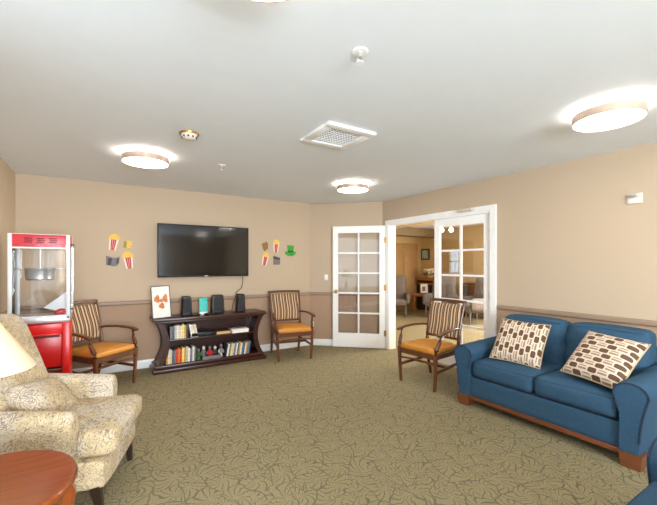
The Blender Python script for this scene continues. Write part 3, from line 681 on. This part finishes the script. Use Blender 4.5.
pillow((3.30, 1.205, .665), Euler((R(-45), R(3), R(-103))), 'brown and cream print pillow tilted at the right end of the blue sofa', .44, 90)
# ---------------------------------------------------------------- paisley wing armchair
t = thing('upholstered_armchair', 'cream paisley upholstered armchair at the lower left', 'armchair', (-.235, 2.76, 0), R(72))
P = M['pais']
for sx in (-1, 1):
    b = bmesh.new(); bar(b, [(sx*.285, -.345, 0), (sx*.295, -.335, .08), (sx*.30, -.32, .17)], lambda i: [.032, .044, .056][i], lambda i: [.032, .044, .056][i]); ob('front_leg', b, M['darkleg'], t)
    b = bmesh.new(); bar(b, [(sx*.28, .40, 0), (sx*.28, .34, .17)], lambda i: [.03, .05][i], lambda i: [.03, .05][i]); ob('rear_leg', b, M['darkleg'], t)
b = bmesh.new(); soft(b, (0, -.01, .235), (.66, .74, .17), .035, (0, .01, 0), 8); ob('seat_base', b, P, t)
b = bmesh.new()
def tw(p, u):
    x = p.x
    if p.y > -.16: x = max(-.265, min(.265, x))
    return Vector((x, p.y, p.z))
soft(b, (0, -.075, .395), (.63, .70, .145), .045, (0, .01, .022), 18, lambda p, u: Vector((max(-.27, min(.27, p.x)) if p.y > -.14 else p.x, p.y, p.z)))
sc_ = ob('seat_cushion', b, P, t)
for sx in (-1, 1):
    b = bmesh.new()
    prof = [(.27, .16), (.272, .50)]
    for i in range(0, 9):
        a_ = math.pi*(1-i/8); prof.append((.335+.062*math.cos(a_), .545+.062*math.sin(a_)))
    prof += [(.385, .49), (.372, .40), (.37, .16)]
    rings = []
    ys = [-.235, -.225, -.20]+[-.2+.5*k/8 for k in range(1, 9)]
    for k, y in enumerate(ys):
        s_ = [.90, .97, 1][k] if k < 3 else 1
        up = .05*max(0, (y+.2)/.5)
        rings.append([b.verts.new((sx*(.33+(x-.33)*s_), y, .16+(z-.16)*(s_*.5+.5)*(1+up/.45)-(.012 if k == 0 else 0))) for x, z in prof])
    m_ = len(prof)
    for A_, B_ in zip(rings, rings[1:]):
        for j in range(m_): b.faces.new((A_[j], A_[(j+1) % m_], B_[(j+1) % m_], B_[j]))
    b.faces.new(rings[0]); b.faces.new(rings[-1][::-1]); ob('arm', b, P, t, ang=60)
b = bmesh.new()
soft(b, (0, .22, .67), (.58, .15, .80), .065, (.0, .02, .02), 12, lambda p, u: Vector((p.x*(1+.04*u.z), p.y+.36*p.z+.0, p.z))); ob('backrest', b, P, t)
b = bmesh.new()
soft(b, (0, 0, 0), (.46, .11, .29), .054, (0, .035, .0), 12); e = ob('lumbar_pillow', b, P, None, loc=(0, 0, 0))
e.name = 'lumbar_pillow'; e.location = Vector((-.235, 2.76, .0))+Matrix.Rotation(R(72), 3, 'Z') @ Vector((-.02, .05, .57)); e.rotation_euler = (R(-42), R(10), R(72))
tag(e, 'cream paisley lumbar pillow lying on the paisley armchair seat', 'pillow')
# ---------------------------------------------------------------- round side table and lamp
TX, TY, TZ = -.375, 1.755, .585
t = thing('round_side_table', 'round cherry wood side table at the bottom left corner', 'side table', (TX, TY, 0))
b = bmesh.new(); lathe(b, [(.27, TZ-.035), (.292, TZ-.030), (.300, TZ-.02), (.300, TZ-.008), (.294, TZ), (.28, TZ+.001), (.262, TZ-.004), (.001, TZ-.004)], k=64); ob('tabletop', b, M['cherry'], t)
b = bmesh.new(); lathe(b, [(.235, TZ-.12), (.25, TZ-.115), (.25, TZ-.036), (.22, TZ-.036), (.22, TZ-.12), (.235, TZ-.12)], k=48, caps=False); ob('apron', b, M['cherry'], t)
for a0 in (20, 110, 200, 290):
    a_ = R(a0); b = bmesh.new(); pr_ = [(.25, TZ-.05), (.272, TZ-.14), (.262, TZ-.22), (.235, .26), (.225, .12), (.25, .03), (.262, 0)]
    bar(b, [(r_*math.cos(a_), r_*math.sin(a_), z) for r_, z in pr_], lambda i: [.06, .07, .06, .042, .034, .04, .05][i], lambda i: [.06, .07, .055, .042, .034, .04, .05][i]); ob('leg', b, M['cherry'], t)
b = bmesh.new(); lathe(b, [(.001, .14), (.19, .14), (.2, .15), (.19, .16), (.001, .16)], k=40, caps=False); ob('lower_shelf', b, M['cherry'], t)
LX, LY = TX+.0, TY+.0
t = thing('table_lamp', 'table lamp with a large cream cone shade at the left edge', 'lamp', (LX, LY, TZ-.004))
z0 = -TZ+.004
b = bmesh.new(); lathe(b, [(.06, 0), (.06, .015), (.04, .03), (.04, .09), (.052, .17), (.046, .25), (.022, .32), (.012, .36), (.010, .50)], k=28); ob('lamp_base', b, M['lampbase'], t)
b = bmesh.new(); lathe(b, [(.165, 1.016+z0), (.169, 1.016+z0), (.050, 1.208+z0), (.046, 1.208+z0), (.165, 1.016+z0)], k=56, caps=False); ob('lamp_shade', b, M['shade'], t)
b = bmesh.new(); tube(b, [(-.048, 0, 1.202+z0), (.048, 0, 1.202+z0)], .003, k=6); tube(b, [(0, 0, .50), (0, 0, 1.22+z0)], .004, k=6); ob('shade_spider', b, M['brass'], t)
b = bmesh.new(); lathe(b, [(.010, .47), (.016, .49), (.028, .53), (.022, .56), (.003, .572)], k=18); ob('bulb', b, emit('lit_bulb', (255, 220, 170), 5), t)
# ---------------------------------------------------------------- popcorn machine
PX0, PX1, PY0, PY1 = -.692, -.243, 4.20, 4.60
PW, PD = PX1-PX0, PY1-PY0; PB, PT = .885, 1.675
t = thing('popcorn_machine', 'red and white popcorn machine on a red pedestal in the left corner', 'popcorn machine', ((PX0+PX1)/2, PY0, 0))
hw = PW/2
b = bmesh.new()
for sx in (-1, 1):
    for y in (.014, PD-.014): box(b, (sx*(hw-.014), y, (PB+PT)/2), (.028, .028, PT-PB), .002)
box(b, (0, .012, 1.548), (PW-.05, .02, .014)); box(b, (0, .012, PB+.018), (PW-.05, .022, .036)); ob('corner_posts', b, M['alu'], t)
b = bmesh.new(); box(b, (0, PD/2, 1.612), (PW-.056, PD-.03, .120), .002)
for sx in (-1, 1): box(b, (sx*(hw-.006), PD/2, 1.612), (.008, PD-.06, .120))
ob('top_panel', b, M['redtop'], t)
for cx_ in (-.085, .005, .095):
    for k in range(3): ob('vent_slot', B(((cx_+.006*(k % 2), .012, 1.600+.018*k), (.058, .010, .008)), bev=.002), M['redd'], t)
ob('roof', B(span(-hw+.002, hw-.002, .002, PD-.002, PT-.004, PT)), M['alu'], t)
for nm, sp in (('front_glass', span(-hw+.028, hw-.028, .010, .013, PB+.036, 1.578)), ('side_glass', span(-hw+.008, -hw+.011, .028, PD-.028, PB+.03, 1.59)), ('side_glass', span(hw-.011, hw-.008, .028, PD-.028, PB+.03, 1.59)), ('rear_glass', span(-hw+.028, hw-.028, PD-.013, PD-.010, PB+.03, 1.59))):
    ob(nm, B(sp), M['glass'], t, smooth=False)
b = bmesh.new(); box(b, (0, PD/2, PB-.005), (PW, PD, .05), .003); ob('base_tray', b, M['steelbrush'], t)
b = bmesh.new(); lathe(b, [(.02, 1.36), (.10, 1.362), (.112, 1.375), (.115, 1.46), (.120, 1.468), (.118, 1.476), (.02, 1.478)], c=(-.015, .17, -.115), k=32); ke = ob('kettle', b, M['steel'], t)
b = bmesh.new(); tube(b, [(-.015, .17, 1.36), (-.015, .17, 1.585)], .006); tube(b, [(-hw+.02, .17, 1.355), (hw-.02, .17, 1.355)], .006); box(b, (-.02, .17, 1.57), (.06, .05, .02)); ob('kettle_hanger', b, M['steel'], ke)
# door hardware on the right flank
b = bmesh.new(); tube(b, [(hw+.018, .08, 1.0), (hw+.020, .08, 1.55)], .005); 
for z in (1.0, 1.12, 1.28, 1.55): box(b, (hw+.011, .08, z), (.024, .03, .022), .003)
ob('flank_rod', b, M['steel'], t)
b = bmesh.new(); box(b, (hw+.016, .03, 1.585), (.034, .02, .014), .002); box(b, (hw+.014, .03, .97), (.03, .02, .014), .002); ob('latch', b, M['black'], t)
# inside: white scoop and red tub
b = bmesh.new(); prismY(b, [(.015, .985), (.19, .93), (.19, 1.13)], .10, .16); box(b, (.15, .13, .92), (.06, .05, .02)); tag(ob('popcorn_scoop', b, M['alu'], None, smooth=False, loc=((PX0+PX1)/2, PY0, .0)), 'white pointed scoop standing inside the popcorn machine', 'scoop')
b = bmesh.new(); soft(b, (.145, .055, .945), (.09, .06, .06), .025, n=6, warp=lambda p, u: Vector((p.x, p.y, p.z-.02*max(0, -u.x)*(u.z > 0)))); tag(ob('red_tub', b, M['redtop'], None, loc=((PX0+PX1)/2, PY0, .0005)), 'small red tub at the bottom right inside the popcorn machine', 'tub')
# pedestal
b = bmesh.new()
for sx in (-1, 1): box(b, (sx*(hw-.03), PD/2, .42), (.06, PD-.02, .84), .004)
box(b, (0, .02, .80), (PW-.12, .03, .10), .003); box(b, (0, PD-.03, .45), (PW-.12, .02, .78)); box(b, (0, PD/2, .85), (PW-.01, PD-.01, .02)); ob('pedestal', b, M['red'], t)
b = bmesh.new(); box(b, (0, -.022, .752), (PW-.13, .085, .012), .003); ob('ledge', b, M['red'], t)
b = bmesh.new(); box(b, (0, .045, .585), (PW-.13, .02, .31), .003); ob('door', b, M['red'], t)
b = bmesh.new(); box(b, (0, .034, .72), (PW-.16, .004, .02)); ob('door_slot', b, M['redd'], t)
b = bmesh.new(); box(b, (0, PD/2, .40), (PW-.12, PD-.08, .02), .002); ob('lower_shelf', b, M['sofawood'], t)
# ---------------------------------------------------------------- lounge beyond the doors
def lounge_chair(loc, rz, label):
    t = thing('grey_armchair', label, 'armchair', loc, rz, 'grey armchairs in the lounge'); G = M['grey']
    b = bmesh.new(); soft(b, (0, -.02, .36), (.60, .62, .17), .05, (0, 0, .02), 6); ob('seat', b, G, t)
    b = bmesh.new(); soft(b, (0, .28, .72), (.62, .15, .72), .06, n=6, warp=lambda p, u: Vector((p.x, p.y+.15*p.z, p.z))); ob('backrest', b, G, t)
    for sx in (-1, 1):
        b = bmesh.new(); soft(b, (sx*.33, -.0, .47), (.10, .58, .28), .04, n=5); ob('arm', b, G, t)
        for y in (-.27, .27):
            b = bmesh.new(); bar(b, [(sx*.28, y*1.05, 0), (sx*.27, y, .29)], lambda i: [.025, .05][i], lambda i: [.025, .05][i]); ob('leg', b, M['gfilm'], t)
    return t
lounge_chair((6.85, 7.35, 0), R(-40), 'grey high back armchair seen through the open doorway beside the small table')
lounge_chair((7.55, 6.38, 0), R(-70), 'grey armchair seen through the upper panes of the shut glass door')
lounge_chair((7.5, 5.35, 0), R(-110), 'grey armchair farthest right seen through the shut glass door')
t = thing('lounge_side_table', 'small orange brown wooden table beside the grey armchair in the next room', 'side table', (7.85, 7.25, 0), R(-38)); t.scale = (1, 1, .9)
b = bmesh.new(); box(b, (0, 0, .60), (.62, .40, .03), .006); box(b, (0, 0, .56), (.56, .34, .05)); ob('tabletop', b, M['lwood'], t)
for sx in (-1, 1):
    for sy in (-1, 1):
        b = bmesh.new(); bar(b, [(sx*.27, sy*.16, .56), (sx*.285, sy*.175, .40), (sx*.255, sy*.15, .12), (sx*.28, sy*.17, 0)], lambda i: [.045, .04, .025, .035][i], lambda i: [.045, .04, .025, .035][i]); ob('leg', b, M['lwood'], t)
t = thing('photo_frame', 'white photo in a frame standing on the small table in the next room', 'photo frame', (7.78, 7.14, .555), rot=(R(-10), 0, R(-38)))
ob('frame', B(span(-.12, -.10, -.01, .01, 0, .30), span(.10, .12, -.01, .01, 0, .30), span(-.1, .1, -.01, .01, 0, .02), span(-.1, .1, -.01, .01, .28, .30)), M['dgrey'], t, smooth=False); ob('photo', B(span(-.1, .1, -.004, .008, .02, .28)), M['paper'], t)
ob('printed_image', B(span(-.05, .03, -.006, -.004, .08, .2)), M['gfilm'], t)
t = thing('mantel_shelf', 'dark fireplace surround with a wooden mantel shelf in the next room', 'fireplace', (8.42, 7.58, 0), R(-90))
ob('mantel', B(span(-.36, .36, -.18, .17, .90, .98), bev=.01), M['lwood'], t); ob('surround', B(span(-.34, .34, -.12, .17, 0, .90), bev=.005), M['dark'], t); ob('ledge', B(span(-.35, .35, -.15, -.12, .78, .83), bev=.005), M['lwood'], t)
t = thing('flower_arrangement', 'cream flowers in a low bowl on the mantel in the next room', 'flowers', (8.34, 7.46, .98)); t.scale = (1.2, 1.2, 1.25)
b = bmesh.new(); lathe(b, [(.05, 0), (.09, .03), (.11, .08), (.10, .085)], k=16); ob('bowl', b, M['lampbase'], t)
b = bmesh.new(); random.seed(3)
for i in range(26):
    a_ = random.uniform(0, 6.28); r_ = random.uniform(0, .16); soft(b, (r_*math.cos(a_), r_*math.sin(a_), .11+random.uniform(0, .10)), (.07, .07, .055), .027, n=2)
ob('blossoms', b, M['petal'], t)
b = bmesh.new()
for i in range(14):
    a_ = i*.45; bar(b, [(.05*math.cos(a_), .05*math.sin(a_), .08), (.15*math.cos(a_), .15*math.sin(a_), .11), (.21*math.cos(a_), .21*math.sin(a_), .07)], lambda i: [.01, .04, .008][i], .003)
ob('leaves', b, M['leaf'], t)
t = thing('framed_picture', 'small framed blue picture on the far wall of the next room', 'picture', (8.6, 7.84, 1.70))
ob('frame', B(span(-.03, 0, -.17, -.13, -.17, .17), span(-.03, 0, .13, .17, -.17, .17), span(-.03, 0, -.13, .13, -.17, -.13), span(-.03, 0, -.13, .13, .13, .17)), M['dark'], t, smooth=False); ob('painting', B(span(-.015, -.005, -.13, .13, -.13, .13)), M['picblue'], t)
t = thing('lounge_cabinet', 'brown wooden sideboard against the far wall seen through the shut glass door', 'sideboard', (8.36, 5.65, 0), R(-90))
ob('cabinet_top', B(span(-.55, .55, -.22, .22, .86, .90), bev=.005), M['chairwood'], t); ob('cabinet_body', B(span(-.52, .52, -.18, .22, .12, .86), bev=.004), M['lwood'], t)
for sx in (-1, 1):
    o = ob('cabinet_door', B(span(sx*.26-.24, sx*.26+.24, -.20, -.18, .16, .82), bev=.004), M['chairwood'], t); b = bmesh.new(); soft(b, (sx*.05, -.21, .5), (.025, .02, .025), .01, n=2); ob('knob', b, M['brass'], o)
for sx in (-1, 1):
    for y in (-.14, .18):
        b = bmesh.new(); box(b, (sx*.48, y, .06), (.05, .05, .12), .004); ob('leg', b, M['chairwood'], t)
t = thing('closet_doors', 'pair of tan panelled closet doors on the far wall of the next room', 'closet doors', (7.78, 7.985, 0))
for sx in (-1, 1):
    o = ob('door_panel', B(span(sx*.30-.29, sx*.30+.29, -.04, 0, 0, 2.03), bev=.004), mk('tan_door_paint', (178, 140, 92), .5), t); ob('knob', B(((sx*.05, -.055, 1.0), (.025, .03, .025)), bev=.006), M['brass'], o)
t = thing('lounge_ceiling_lamp', 'ceiling lamp with two lit globes seen through the top pane of the shut door', 'ceiling light', (6.55, 5.36, H))
b = bmesh.new(); lathe(b, [(.06, -.02), (.07, 0)]); tube(b, [(0, 0, 0), (0, 0, -.2)], .008); tube(b, [(-.10, .08, -.22), (0, 0, -.20), (.10, -.08, -.22)], .008); ob('lamp_bracket', b, M['nickel'], t)
for sx in (-1, 1):
    b = bmesh.new(); lathe(b, [(.003, -.33), (.036, -.32), (.052, -.28), (.036, -.24), (.02, -.22)], c=(sx*.08, -sx*.065, 0), k=20); ob('lamp_globe', b, M['globe'], t)
